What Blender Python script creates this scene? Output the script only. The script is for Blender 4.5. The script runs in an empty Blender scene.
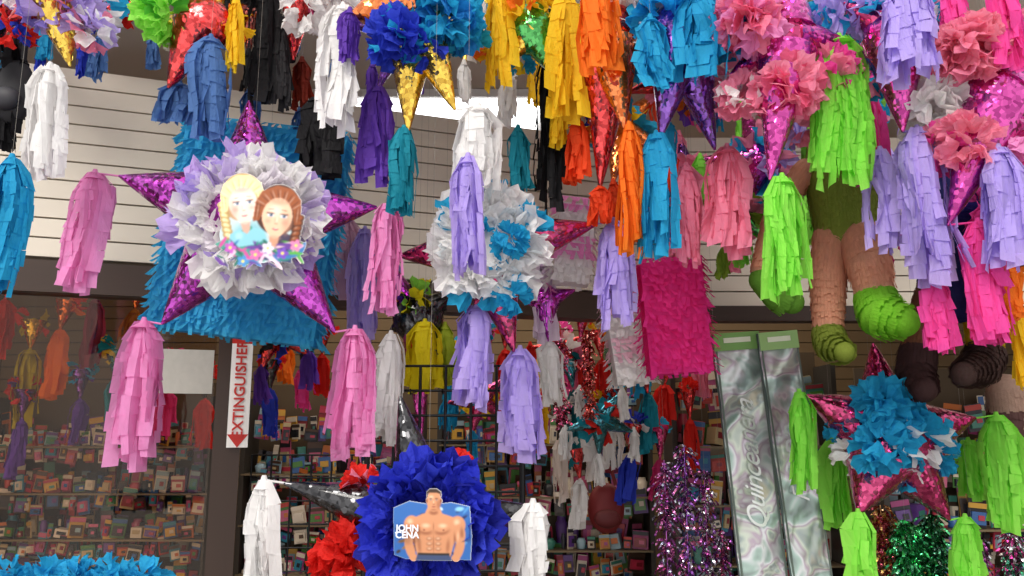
import bpy, math, random
import numpy as np
from mathutils import Vector, Matrix
R = random.Random(11)
TAU = 2*math.pi
CAM_Z = 1.6; PITCH = math.radians(10); F = 800.0
sc = bpy.context.scene
try: sc.view_settings.view_transform = 'Standard'
except Exception: pass

# survey helper: bearing measured in the photo + real distance -> world position
def P(px, py, Y):
    u = (px-512)/F; v = (288-py)/F
    y = math.cos(PITCH)-v*math.sin(PITCH); z = math.sin(PITCH)+v*math.cos(PITCH)
    k = Y/y
    return Vector((u*k, Y, CAM_Z+z*k))
def m(pxl, Y): return pxl/F*Y

# ------------------------------------------------------------ materials
MC = {}
def lin(h):
    h = h.lstrip('#'); o = []
    for i in (0, 2, 4):
        c = int(h[i:i+2], 16)/255
        o.append(c/12.92 if c <= .04045 else ((c+.055)/1.055)**2.4)
    return (*o, 1)
def newmat(name):
    mt = bpy.data.materials.new(name); mt.use_nodes = True
    nt = mt.node_tree; nt.nodes.clear()
    out = nt.nodes.new('ShaderNodeOutputMaterial')
    return mt, nt, out
def tissue(h):
    k = 't'+h
    if k in MC: return MC[k]
    mt, nt, out = newmat('tissue_'+h); N = nt.nodes; L = nt.links
    c = lin(h)
    nz = N.new('ShaderNodeTexNoise'); nz.inputs['Scale'].default_value = 14
    mx = N.new('ShaderNodeMixRGB'); L.new(nz.outputs[0], mx.inputs[0])
    mx.inputs[1].default_value = tuple(x*.85 for x in c[:3])+(1,)
    mx.inputs[2].default_value = tuple(min(1, x*1.15+.01) for x in c[:3])+(1,)
    d = N.new('ShaderNodeBsdfPrincipled'); d.inputs['Roughness'].default_value = .7
    d.inputs['Specular IOR Level'].default_value = .25
    t = N.new('ShaderNodeBsdfTranslucent')
    b = N.new('ShaderNodeTexNoise'); b.inputs['Scale'].default_value = 60
    bp = N.new('ShaderNodeBump'); bp.inputs['Strength'].default_value = .5; bp.inputs['Distance'].default_value = .007
    L.new(b.outputs[0], bp.inputs['Height']); L.new(bp.outputs[0], d.inputs['Normal'])
    L.new(mx.outputs[0], d.inputs['Base Color']); L.new(mx.outputs[0], t.inputs['Color'])
    s = N.new('ShaderNodeMixShader'); s.inputs[0].default_value = .45
    L.new(d.outputs[0], s.inputs[1]); L.new(t.outputs[0], s.inputs[2]); L.new(s.outputs[0], out.inputs[0])
    MC[k] = mt; return mt
def foil(h, rough=.14, scale=85):
    k = 'f'+h
    if k in MC: return MC[k]
    mt, nt, out = newmat('foil_'+h); N = nt.nodes; L = nt.links
    c = lin(h)
    tc = N.new('ShaderNodeTexCoord')
    v = N.new('ShaderNodeTexVoronoi'); v.inputs['Scale'].default_value = scale
    L.new(tc.outputs['Object'], v.inputs['Vector'])
    hs = N.new('ShaderNodeSeparateColor'); L.new(v.outputs['Color'], hs.inputs[0])
    mx = N.new('ShaderNodeMixRGB'); L.new(hs.outputs[0], mx.inputs[0])
    mx.inputs[1].default_value = tuple(x*.6 for x in c[:3])+(1,)
    mx.inputs[2].default_value = tuple(min(1, x*1.45+.08) for x in c[:3])+(1,)
    d = N.new('ShaderNodeBsdfPrincipled'); d.inputs['Metallic'].default_value = .9
    d.inputs['Roughness'].default_value = rough
    d.inputs['Coat Weight'].default_value = .6; d.inputs['Coat Roughness'].default_value = .06
    geo = N.new('ShaderNodeNewGeometry')
    sb = N.new('ShaderNodeVectorMath'); sb.operation = 'SUBTRACT'; L.new(v.outputs['Color'], sb.inputs[0]); sb.inputs[1].default_value = (.5, .5, .5)
    sl = N.new('ShaderNodeVectorMath'); sl.operation = 'SCALE'; L.new(sb.outputs[0], sl.inputs[0]); sl.inputs['Scale'].default_value = .45
    ad = N.new('ShaderNodeVectorMath'); ad.operation = 'ADD'; L.new(geo.outputs['Normal'], ad.inputs[0]); L.new(sl.outputs[0], ad.inputs[1])
    nm = N.new('ShaderNodeVectorMath'); nm.operation = 'NORMALIZE'; L.new(ad.outputs[0], nm.inputs[0])
    L.new(nm.outputs[0], d.inputs['Normal'])
    L.new(mx.outputs[0], d.inputs['Base Color']); L.new(d.outputs[0], out.inputs[0])
    MC[k] = mt; return mt
def plain(h, rough=.5, metal=0, emit=0, noise=.06):
    k = f'p{h}{rough}{metal}{emit}'
    if k in MC: return MC[k]
    mt, nt, out = newmat('paint_'+h); N = nt.nodes; L = nt.links
    c = lin(h)
    nz = N.new('ShaderNodeTexNoise'); nz.inputs['Scale'].default_value = 7
    mx = N.new('ShaderNodeMixRGB'); L.new(nz.outputs[0], mx.inputs[0])
    mx.inputs[1].default_value = tuple(x*(1-noise*2) for x in c[:3])+(1,)
    mx.inputs[2].default_value = tuple(min(1, x*(1+noise)) for x in c[:3])+(1,)
    d = N.new('ShaderNodeBsdfPrincipled'); d.inputs['Metallic'].default_value = metal
    d.inputs['Roughness'].default_value = rough
    L.new(mx.outputs[0], d.inputs['Base Color'])
    if emit:
        d.inputs['Emission Color'].default_value = c; d.inputs['Emission Strength'].default_value = emit
    L.new(d.outputs[0], out.inputs[0])
    MC[k] = mt; return mt
def holo():
    if 'holo' in MC: return MC['holo']
    mt, nt, out = newmat('holographic_film'); N = nt.nodes; L = nt.links
    tc = N.new('ShaderNodeTexCoord')
    nz = N.new('ShaderNodeTexNoise'); nz.inputs['Scale'].default_value = 6; nz.inputs['Distortion'].default_value = 1.2
    L.new(tc.outputs['Object'], nz.inputs['Vector'])
    cr = N.new('ShaderNodeValToRGB'); L.new(nz.outputs[0], cr.inputs[0])
    e = cr.color_ramp.elements
    e[0].position = .3; e[0].color = lin('8a9896'); e[1].position = .7; e[1].color = lin('b9b5a2')
    for p_, c_ in ((.4, 'a8c0b8'), (.47, 'd9dde0'), (.52, 'b5a5b5'), (.58, 'ccd6c8'), (.63, 'a2aeae')):
        q = e.new(p_); q.color = lin(c_)
    d = N.new('ShaderNodeBsdfPrincipled'); d.inputs['Metallic'].default_value = .45; d.inputs['Roughness'].default_value = .25
    bp = N.new('ShaderNodeBump'); bp.inputs['Strength'].default_value = .5; bp.inputs['Distance'].default_value = .02
    L.new(nz.outputs[0], bp.inputs['Height']); L.new(bp.outputs[0], d.inputs['Normal'])
    L.new(cr.outputs[0], d.inputs['Base Color']); L.new(d.outputs[0], out.inputs[0])
    MC['holo'] = mt; return mt
def glass():
    mt, nt, out = newmat('window_glass'); N = nt.nodes; L = nt.links
    t = N.new('ShaderNodeBsdfTransparent'); t.inputs[0].default_value = (.9, .8, .7, 1)
    g = N.new('ShaderNodeBsdfGlossy'); g.inputs['Roughness'].default_value = .02
    nz = N.new('ShaderNodeTexNoise'); nz.inputs['Scale'].default_value = 3
    mr = N.new('ShaderNodeMapRange'); mr.inputs[3].default_value = .01; mr.inputs[4].default_value = .04
    L.new(nz.outputs[0], mr.inputs[0])
    s = N.new('ShaderNodeMixShader'); L.new(mr.outputs[0], s.inputs[0])
    L.new(t.outputs[0], s.inputs[1]); L.new(g.outputs[0], s.inputs[2]); L.new(s.outputs[0], out.inputs[0])
    return mt
def printmat():
    if 'print' in MC: return MC['print']
    mt, nt, out = newmat('printed_card'); N = nt.nodes; L = nt.links
    a = N.new('ShaderNodeVertexColor'); a.layer_name = 'ink'
    d = N.new('ShaderNodeBsdfPrincipled'); d.inputs['Roughness'].default_value = .35
    L.new(a.outputs[0], d.inputs['Base Color']); L.new(d.outputs[0], out.inputs[0])
    MC['print'] = mt; return mt

# ------------------------------------------------------------ mesh builder
class MB:
    def __init__(s): s.v = []; s.f = []; s.mi = []; s.mats = []; s.sm = []
    def mat(s, mt):
        if mt not in s.mats: s.mats.append(mt)
        return s.mats.index(mt)
    def add(s, vs, fs, mt, smooth=True):
        b = len(s.v); k = s.mat(mt)
        s.v += [tuple(x) for x in vs]
        for f in fs:
            s.f.append(tuple(b+i for i in f)); s.mi.append(k); s.sm.append(smooth)
    def grid(s, vs, nu, nv, mt, smooth=True, wrap=False):
        fs = []
        for i in range(nu-1):
            for j in range(nv if wrap else nv-1):
                a = i*nv+j; b = i*nv+(j+1) % nv
                fs.append((a, b, b+nv, a+nv))
        s.add(vs, fs, mt, smooth)
    def box(s, c, sx, sy, sz, mt, rot=None):
        vs = []
        for z in (-1, 1):
            for y in (-1, 1):
                for x in (-1, 1):
                    p = Vector((x*sx/2, y*sy/2, z*sz/2))
                    if rot is not None: p = rot @ p
                    vs.append(Vector(c)+p)
        s.add(vs, [(0, 2, 3, 1), (4, 5, 7, 6), (0, 1, 5, 4), (2, 6, 7, 3), (0, 4, 6, 2), (1, 3, 7, 5)], mt, False)
    def tube(s, pts, rad, mt, n=16, cap=True, flat=1.0):
        pts = [Vector(p) for p in pts]; vs = []
        for i, p in enumerate(pts):
            d = (pts[min(i+1, len(pts)-1)]-pts[max(i-1, 0)]).normalized()
            a = Vector((0, 1, 0)) if abs(d.y) < .9 else Vector((1, 0, 0))
            U = d.cross(a).normalized(); V = d.cross(U)
            for k in range(n):
                t = TAU*k/n
                vs.append(p+U*math.cos(t)*rad[i]+V*math.sin(t)*rad[i]*flat)
        s.grid(vs, len(pts), n, mt, True, True)
        if cap:
            for e in (0, len(pts)-1):
                s.add([vs[e*n+k] for k in range(n)], [tuple(range(n))], mt, False)
    def ball(s, c, r, mt, sx=1, sy=1, sz=1, nu=10, nv=18):
        vs = []
        for i in range(nu+1):
            th = math.pi*i/nu
            for j in range(nv):
                ph = TAU*j/nv
                vs.append(Vector(c)+Vector((math.sin(th)*math.cos(ph)*r*sx, math.sin(th)*math.sin(ph)*r*sy, math.cos(th)*r*sz)))
        s.grid(vs, nu+1, nv, mt, True, True)
    def obj(s, name, parent=None):
        me = bpy.data.meshes.new(name); me.from_pydata(s.v, [], s.f)
        for mt in s.mats: me.materials.append(mt)
        me.polygons.foreach_set('material_index', s.mi)
        me.polygons.foreach_set('use_smooth', s.sm); me.update()
        o = bpy.data.objects.new(name, me); sc.collection.objects.link(o)
        if parent: o.parent = parent
        return o
def empty(name):
    o = bpy.data.objects.new(name, None); sc.collection.objects.link(o); o.empty_display_size = .1; return o

# ------------------------------------------------------------ piñata parts
def tassel(mb, top, L, W, col, n=None, tilt=0.0):
    """bundle of long limp crepe ribbons with step-cut edges, gathered at the top"""
    mt = tissue(col); top = Vector(top); W *= 1.1
    n = n or 21
    mb.tube([top+Vector((0, 0, .012)), top-Vector((0, 0, .004)), top-Vector((0, 0, .022*min(1, L/.3)))], [.006, .011, W*.2], mt, 10)
    ph0 = R.random()*TAU; sq = R.uniform(-.5, .5); sqv = Vector((math.sin(sq), math.cos(sq), 0)); sqf = R.uniform(.35, .6)
    fl = Vector((R.uniform(-.5, .5), R.uniform(-.5, .5), 0))*W*.25
    bulge = R.uniform(-.12, .15); g_r = R.uniform(.28, .46)
    def squash(v): return v-sqv*(v.dot(sqv)*sqf)
    for k in range(n):
        a = ph0+TAU*k/n*2.3+R.uniform(-.3, .3)
        rr = W*.43*R.uniform(.25, 1.0)
        wd = W*R.uniform(.18, .38)
        ln = L*R.uniform(.78, 1.0) if k % 3 else L*R.uniform(.5, .95)
        if k < 3: ln = L*(1-.04*k)
        tier = R.uniform(.028, .058); nt = max(4, int(ln/tier))
        er = Vector((math.cos(a), math.sin(a), 0)); tw = R.uniform(-1.1, 1.1)
        A, B = R.uniform(3, 8), R.uniform(0, 6); et0 = Vector((-math.sin(a), math.cos(a), 0)); dr = R.uniform(-.16, .16)*W
        amp = R.uniform(.003, .009)*min(1, W/.1)
        def ctr(t):
            r = rr*(g_r+(1-g_r)*min(1, t/.22)**.7)*(1.0+bulge*t)
            return top+squash(er*r)+et0*(dr*t*t+math.sin(A*t+B)*amp*min(1, t*4))+er*math.cos(A*1.3*t+B)*amp*min(1, t*4)+fl*t*t+Vector((tilt*t, 0, -ln*t))
        vs = []; fs = []; bz = R.uniform(-.4, .9)
        for i in range(nt):
            t0 = i/nt; t1 = min(1.0, (i+1.03)/nt)
            p0 = ctr(t0); p1 = ctr(t1)
            an = a+tw*(.2+t0)+R.uniform(-.08, .08); an1 = a+tw*(.2+t1)+R.uniform(-.12, .12)
            et = Vector((-math.sin(an), math.cos(an), 0)); eo = Vector((math.cos(an), math.sin(an), 0)); e1 = Vector((-math.sin(an1), math.cos(an1), 0))
            g0 = min(1, .5+t0*3); g1 = min(1, .5+t1*3)
            wl = wd*.5*R.uniform(.68, 1.12); wr = wd*.5*R.uniform(.68, 1.12); o1 = R.uniform(-.002, .006)
            sk = R.uniform(-.006, .006); b = len(vs); bow = bz*wd*.35
            vs += [p0-et*wl*g0-eo*bow*g0, p0-et*wl*.3*g0, p0+et*wr*g0-eo*bow*g0,
                   p1-e1*wl*g1*1.04+eo*(o1-bow)+Vector((0, 0, sk)), p1-e1*wl*.3*g1+eo*o1*.6, p1+e1*wr*g1*1.04+eo*(o1*R.uniform(0, 1)-bow)-Vector((0, 0, sk))]
            fs += [(b, b+1, b+4, b+3), (b+1, b+2, b+5, b+4)]
        mb.add(vs, fs, mt, False)
def petal(mb, root, d, nrm, L, W, mt):
    d = d.normalized(); s = d.cross(nrm)
    if s.length < 1e-3: s = d.cross(Vector((.3, .5, .8)))
    s.normalize(); n2 = s.cross(d).normalized()
    ph = R.uniform(0, 6); q = R.uniform(.6, 1.2); curl = R.uniform(-.35, .55); vs = []
    NU, NV = 6, 9
    for i in range(NU):
        t = i/(NU-1)
        for j in range(NV):
            x = j/(NV-1)*2-1
            w = W*(.16+.84*t**.8)*.5
            l = L*t*(1-.25*x*x*t+.1*math.sin(ph+j*2.4)*t)
            h = (math.sin(ph+x*4.0*q)*.2+math.sin(ph*2+x*8)*.08)*L*t**1.1+curl*L*t*t
            vs.append(root+d*l+s*(x*w)+n2*h+Vector((R.uniform(-1, 1), R.uniform(-1, 1), R.uniform(-1, 1)))*L*.045*t)
    mb.grid(vs, NU, NV, mt, False)
def ring(mb, c, nrm, r, L, cols, n, W=None, up=.35, spread=.35, a0=0, a1=TAU):
    nrm = nrm.normalized(); U = nrm.cross(Vector((0, 0, 1))).normalized(); V = U.cross(nrm)
    for k in range(n):
        a = a0+(a1-a0)*(k+R.uniform(-.6, .6))/n
        d = U*math.cos(a)+V*math.sin(a); sd = -U*math.sin(a)+V*math.cos(a)
        col = R.choice(cols) if isinstance(cols, (list, tuple)) else cols
        dd = d+nrm*(up+R.uniform(-spread, spread))+sd*R.uniform(-.6, .6)
        nn = nrm+sd*R.uniform(-.8, .8)
        petal(mb, c+d*r*R.uniform(.75, 1.1), dd, nn, L*R.uniform(.6, 1.3), (W or L*1.3)*R.uniform(.6, 1.2), tissue(col))
def pom(mb, c, r, cols, n, L=None, hemi=None):
    L = L or r*.75
    for k in range(n):
        d = Vector((R.gauss(0, 1), R.gauss(0, 1), R.gauss(0, 1))).normalized()
        q = (d+Vector((R.uniform(-1, 1), R.uniform(-1, 1), R.uniform(-1, 1)))*.8).normalized()
        petal(mb, c+d*(r-L*.75), q, d.orthogonal(), L*R.uniform(.7, 1.2), L*1.4, tissue(R.choice(cols)))
def cone(mb, c, tip, r, fcol, inner=0.0):
    c = Vector(c); tip = Vector(tip)
    pts = []; rad = []
    for i in range(9):
        t = i/8; pts.append(c.lerp(tip, t)); rad.append(r*(1-t)**.95+.004)
    mb.tube(pts, rad, foil(fcol), 24)
def string(mb, p, top=3.24):
    mb.tube([p, Vector((p.x, p.y, top))], [.0004, .0004], plain('8f8b84', .6), 5)

CS = 1.3
def star(name, Y, c, rb, fcol, cones, tas=(), poms=(), rings=(), ballr=1.0, hang=True, cs=None):
    e = empty(name); C = P(c[0], c[1], Y); e.location = C
    off = -C
    def fin(mb, nm):
        if mb.v:
            o = mb.obj(nm, e); o.matrix_parent_inverse = Matrix.Translation(off)
            return o
    b = MB(); b.ball(C, m(rb, Y)*ballr, foil(fcol), sy=.75)
    fin(b, 'body')
    b = MB(); t = MB()
    for cn in cones:
        tx, ty, r, fc, dY = cn[:5]
        tip = P(tx, ty, Y+dY)
        cone(b, C+(tip-C)*.1, tip, m(r, Y)*(cs or CS), fc or fcol)
        if len(cn) > 5:
            for (col, ln, w, ox) in cn[5:]:
                tt = P(tx+ox, ty-3, Y+dY); bt = P(tx+ox, ty+ln, Y+dY)
                tassel(t, tt, tt.z-bt.z, m(w, Y+dY), col)
                if abs(ox) > 12: t.tube([tip, tt], [.003, .003], tissue(col), 6)
    fin(b, 'points')
    for (x, y0, y1, w, col, dY) in tas:
        tt = P(x, y0, Y+dY); bt = P(x, y1, Y+dY)
        tassel(t, tt, tt.z-bt.z, m(w, Y+dY), col)
        string(t, tt)
    fin(t, 'tassels')
    b = MB()
    for (x, y, r, cols, n, dY) in poms:
        pom(b, P(x, y, Y+dY), m(r, Y), cols, n)
    fin(b, 'ruffles')
    if hang:
        b = MB(); string(b, C+Vector((0, 0, m(rb, Y)*.6))); fin(b, 'hanging_string')
    return e, C, off

# ------------------------------------------------------------ colours
PINK='f59dd4'; HOT='f850ac'; LAV='c2aeee'; WHT='f9f6f5'; CYN='25a9d8'; LIME='9aea58'; PUR='6f44b8'; YEL='f8ca22'
ORG='fc801e'; BLK='1d1c20'; SLT='5880bc'; BLU='2e44c8'; RED='e42a22'; SAL='f28eac'; TEAL='1f9ab0'
FP='a818a8'; FM='b81464'; FMG='b8158a'; FG='e8b028'; FO='f0701a'; FR='d0181c'; FK='1a1a20'; FPU='6a2c9c'; FGR='2f9a3a'; FTL='137888'; OLV='7a9a2a'

# ------------------------------------------------------------ shell
def slat_wall(name, A, B, z0, z1, mt, groove, pitch=.076, gap=.007, th=.02):
    A = Vector((A[0], A[1], 0)); B = Vector((B[0], B[1], 0)); d = (B-A); L = d.length; d.normalize()
    rot = Matrix.Rotation(math.atan2(d.y, d.x), 3, 'Z'); n = rot @ Vector((0, 1, 0)); b = MB()
    c = (A+B)/2
    b.box(c+n*(th*.9)+Vector((0, 0, (z0+z1)/2)), L, th*.6, z1-z0, groove, rot)
    z = z1
    while z > z0+.01:
        h = min(pitch-gap, z-z0)
        b.box(c+Vector((0, 0, z-h/2)), L, th, h, mt, rot); z -= pitch
    return b.obj(name)
white = plain('e2d8c8', .5); grv = plain('6a5e4c', .8); tan = plain('8c7454', .6); grv2 = plain('2a2018', .8)
A0 = (-2.6, 2.64); B0 = (0.41, 3.70)
slat_wall('wall_left', A0, B0, 2.22, 2.99, white, grv)
slat_wall('wall_right', (0.41, 3.70), (3.4, 3.70), 2.16, 2.99, white, grv)
slat_wall('wall_back', (-4.2, 6.6), (4.2, 6.6), 0, 3.2, tan, grv2, pitch=.1)
b = MB(); b.box((-4.25, 4, 1.6), .1, 5.4, 3.2, plain('6a5440', .8)); b.obj('wall_side_left')
b = MB(); b.box((4.25, 4, 1.6), .1, 5.4, 3.2, plain('6a5440', .8)); b.obj('wall_side_right')
b = MB(); b.box((0, 3.4, -.05), 9, 7, .1, plain('6a6058', .4)); b.obj('floor')
b = MB(); b.box((0, 4.72, 3.3), 9, 4.1, .08, plain('d8d0c4', .8)); b.obj('ceiling')
for y in (2.1, 2.3, 2.5):
    b = MB(); b.tube([(-3, y, 3.25), (3, y, 3.25)], [.014, .014], plain('9a9a9a', .35, .9), 12)
    for x in (-2.9, 0, 2.9): b.tube([(x, y, 3.25), (x, 2.75, 3.3)], [.006]*2, plain('9a9a9a', .35, .9), 8)
    b.obj('hanging_rail')
dW = Vector((B0[0]-A0[0], B0[1]-A0[1], 0)); LW = dW.length; dW.normalize()
RW = Matrix.Rotation(math.atan2(dW.y, dW.x), 3, 'Z'); nW = RW @ Vector((0, 1, 0))
def onwall(s, z, o=0): return Vector((A0[0], A0[1], 0))+dW*s+nW*o+Vector((0, 0, z))
def s_at(px):
    u = (px-512)/F/math.cos(PITCH)
    return (u*A0[1]-A0[0])/(dW.x-u*dW.y)
brown = plain('3a281e', .45)
b = MB(); b.box(onwall(LW/2, 2.16, .03), LW, .12, .12, brown, RW); b.obj('trim_header_left')
b = MB(); b.box((1.9, 3.73, 2.13), 3.0, .1, .07, brown); b.obj('trim_header_right')
sp = s_at(236)
b = MB(); b.box(onwall(sp, 1.05, .03), .10, .12, 2.1, brown, RW); b.obj('door_post')
b = MB(); b.box(onwall(sp/2-.03, 1.1, .03), sp-.06, .008, 2.0, glass(), RW); b.obj('window_1')
b = MB(); b.box(onwall(s_at(193), 1.82, .0), .19, .006, .17, plain('b4b0a8', .6), RW); b.obj('paper_notice')

# extinguisher sign
e = empty('extinguisher_sign'); b = MB()
ss = s_at(246)
def sg(x, z, o): return onwall(ss+x, z, o)
red = plain('c8281e', .5); sw = plain('f6f3ee', .5)
zt = 1.93; zb = 1.53
b.box(sg(0, (zt+zb)/2, -.045), .078, .006, zt-zb, sw, RW)
b.box(sg(0, zt+.045, -.045), .078, .006, .09, red, RW)
b.add([sg(-.039, zb+.05, -.05), sg(.039, zb+.05, -.05), sg(0, zb, -.05)], [(0, 1, 2)], red, False)
b.obj('panel', e)
def text(body, name, loc, size, mt, rot, parent=None, spacing=1.0, shear=0, ls=None, bold=0):
    cu = bpy.data.curves.new(name, 'FONT'); cu.body = body; cu.size = size; cu.align_x = 'CENTER'; cu.align_y = 'CENTER'
    cu.extrude = .0008; cu.shear = shear; cu.space_character = spacing; cu.offset = bold
    if ls: cu.space_line = ls
    cu.materials.append(mt)
    o = bpy.data.objects.new(name, cu); sc.collection.objects.link(o); o.location = loc; o.rotation_euler = rot
    if parent: o.parent = parent
    return o
az = math.atan2(dW.y, dW.x)
RT = (Matrix.Rotation(az, 3, 'Z') @ Matrix.Rotation(math.pi/2, 3, 'X') @ Matrix.Rotation(math.pi/2, 3, 'Z')).to_euler()
text('EXTINGUISHER', 'lettering', sg(0, 1.755, -.052), .055, red, RT, e, 1.02, bold=.001)
text('FIRE', 'lettering_top', sg(0, zt+.045, -.052), .03, sw, (math.pi/2, 0, az), e, bold=.001)

for x, y, sy in ((-1.0, 4.9, .2), (1.4, 5.2, .2), (-.42, 4.0, .5)):
    b = MB(); b.box((x, y, 3.235), 1.2, sy+.06, .04, plain('e8e8e8', .5)); b.box((x, y, 3.208), 1.12, sy, .012, plain('ffffff', .5, 0, 4))
    b.obj('ceiling_lamp')

# ------------------------------------------------------------ merchandise shelves
PC = ['b83a30','c8bca8','34609c','c89a3a','4c803c','a4407a','b8a47c','64408a','2a2a34','c06a30','3a86a0','d8ccb8','842430','8ca8b4','c0587c','b03048','3c8070','1c1c22','4a3428','e0d4c4','1c1c22','3a2a20']
def shelf(name, x0, x1, y, zs, h=.13, dens=.1, depth=.3, peg=True):
    e = empty(name); fr = MB(); ms = plain('3a3530', .5)
    fr.box(((x0+x1)/2, y+depth, (zs[0]+zs[-1])/2+.1), x1-x0, .02, zs[-1]-zs[0]+.6, plain('5c4c38', .7))
    for x in (x0, x1): fr.box((x, y+depth*.5, (zs[-1]+.3)/2), .03, depth, zs[-1]+.3, ms)
    for z in zs[::2]: fr.box(((x0+x1)/2, y+depth*.5, z-.01), x1-x0, depth, .012, plain('6c5c48', .5))
    for z in zs[::2]: fr.box(((x0+x1)/2, y-.008, z-.010), x1-x0, .006, .010, plain('7c6c50', .5))
    fr.obj('frame', e)
    p = MB()
    for zi, z in enumerate(zs):
        for row in range(2):
            x = x0+.02+R.uniform(0, .04)
            while x < x1-dens:
                w = dens*R.uniform(.3, 1.2); hh = h*(R.uniform(.45, 1.0) if row == 0 else R.uniform(.9, 1.6)); mt = plain(R.choice(PC), .4)
                yy = y+.03+row*.12; rz = Matrix.Rotation(R.uniform(-.6, .6), 3, 'Z') @ Matrix.Rotation(R.uniform(-.2, .2), 3, 'Y')
                q = R.random(); zz = z+(R.uniform(0, .06) if zi % 2 else 0)
                if q < .7 or zi % 2:
                    c0 = Vector((x+w/2, yy, zz+hh/2))
                    p.box(c0, w*.92, .008, hh, mt, rz)
                    p.box(c0+rz @ Vector((0, -.012, -hh*.12)), w*.7, .02, hh*.5, plain(R.choice(PC), .25), rz)
                    p.box(c0+rz @ Vector((0, -.007, hh*.37)), w*.92, .006, hh*.2, plain(R.choice(PC), .4), rz)
                    p.box(c0+rz @ Vector((w*.1, -.024, -hh*.1)), w*.3, .006, hh*.2, plain(R.choice(PC), .25), rz)
                elif q < .88:
                    c0 = Vector((x+w/2, yy+.04, z+hh*.4))
                    p.box(c0, w*.9, .08, hh*.8, mt, rz)
                    p.box(c0+rz @ Vector((0, -.042, hh*.05)), w*.6, .004, hh*.3, plain(R.choice(PC), .4), rz)
                else:
                    p.tube([(x+w/2, yy+.03, z), (x+w/2, yy+.03, z+hh*.6), (x+w/2, yy+.03, z+hh*.65), (x+w/2, yy+.03, z+hh*.8)], [w*.3, w*.4, w*.3, w*.28], mt, 12)
                x += w*R.uniform(.85, 1.35)
    p.obj('packets', e)
    return e
shelf('merchandise_shelf', -3.3, -1.85, 5.0, [.35, .50, .64, .8, .95, 1.08, 1.22, 1.38, 1.5], .13, .08)
shelf('merchandise_shelf', -1.75, -.6, 5.3, [.35, .55, .70, .85, 1.0, 1.18, 1.32, 1.5], .14, .09)
shelf('merchandise_shelf', -.5, .95, 5.6, [.4, .6, .8, .98, 1.15, 1.32, 1.5, 1.7], .17, .11)
shelf('merchandise_shelf', 1.0, 2.0, 5.0, [.4, .6, .8, .98, 1.15, 1.3, 1.5, 1.7], .17, .11)
shelf('merchandise_shelf', 2.0, 3.4, 4.4, [.4, .58, .75, .92, 1.08, 1.25, 1.4, 1.55], .15, .09)

def gstar(Y, cx, cy, s, fcol, tcol, pcols, rot=0, tl=1.0, n5=5, pn=34):
    cones = []
    for k in range(n5):
        a = rot+TAU*k/n5+math.pi/2
        cones.append((cx+math.cos(a)*s, cy-math.sin(a)*s*1.0, s*.2, fcol, R.uniform(-.12, .12)*s/60, (tcol, s*.85*tl, s*.36, 0)))
    return star('star_pinata', Y, (cx, cy), s*.36, fcol, cones, poms=[(cx, cy, s*.55, pcols, pn, 0)])

# ============ printed cut-outs: ink colours stored per vertex on a fine card mesh
def disc_frame(nrm):
    U = nrm.cross(Vector((0, 0, 1))).normalized()
    if U.x < 0: U = -U
    V = U.cross(-nrm).normalized()
    if V.z < 0: V = -V
    return U, V
def hexl(h): return np.array(lin(h)[:3])
class Ink:
    def __init__(s, n=190, ext=1.12):
        s.n = n; g = np.linspace(-ext, ext, n); s.X, s.Y = np.meshgrid(g, g); s.ext = ext
        s.c = np.ones((n, n, 3))*.7; s.m = np.zeros((n, n), bool)
    def _mix(s, a, col, mask=True):
        s.c = s.c*(1-a[..., None])+hexl(col)*a[..., None]
        if mask: s.m |= a > .5
    def ell(s, cx, cy, rx, ry, col, rot=0, soft=.0, al=1.0, mask=True):
        cr, sr = math.cos(rot), math.sin(rot); dx = s.X-cx; dy = s.Y-cy
        u = (dx*cr+dy*sr)/rx; v = (-dx*sr+dy*cr)/ry; d = np.sqrt(u*u+v*v)
        w = max(soft, .02/max(min(rx, ry), .02))
        a = np.clip((1+w*.5-d)/w if soft == 0 else (1-d)/soft, 0, 1); a = a*a*(3-2*a)*al
        s._mix(a, col, mask and soft < .5)
    def poly(s, pts, col, al=1.0):
        ins = np.zeros(s.X.shape, bool); k = len(pts)
        for i in range(k):
            x1, y1 = pts[i]; x2, y2 = pts[(i+1) % k]
            if y1 == y2: continue
            cnd = ((y1 > s.Y) != (y2 > s.Y)) & (s.X < (x2-x1)*(s.Y-y1)/(y2-y1)+x1); ins ^= cnd
        s._mix(ins.astype(float)*al, col)
    def blur(s, k=1):
        for _ in range(k):
            c = s.c; s.c = (c+np.roll(c, 1, 0)+np.roll(c, -1, 0)+np.roll(c, 1, 1)+np.roll(c, -1, 1))/5
    def card(s, c, nrm, S, name, parent, off):
        U, V = disc_frame(nrm); vs = []; n = s.n
        for j in range(n):
            for i in range(n):
                x = s.X[j, i]; y = s.Y[j, i]
                vs.append(tuple(c+U*x*S+V*y*S+nrm*(.004*math.sin(x*2.2+1)+.003*math.cos(y*2.5))))
        fs = []
        for j in range(n-1):
            for i in range(n-1):
                if s.m[j, i]: a = j*n+i; fs.append((a, a+1, a+n+1, a+n))
        me = bpy.data.meshes.new(name); me.from_pydata(vs, [], fs)
        at = me.color_attributes.new('ink', 'FLOAT_COLOR', 'POINT')
        col = np.ones((n*n, 4), np.float32); col[:, :3] = s.c.reshape(-1, 3); at.data.foreach_set('color', col.ravel())
        me.materials.append(printmat()); me.polygons.foreach_set('use_smooth', [True]*len(fs)); me.update()
        o = bpy.data.objects.new(name, me); sc.collection.objects.link(o); o.parent = parent; o.matrix_parent_inverse = Matrix.Translation(off)
        return o
def mixc(a, b_, t):
    return ''.join('%02x' % int(int(a[i:i+2], 16)*(1-t)+int(b_[i:i+2], 16)*t) for i in (0, 2, 4))

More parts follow.
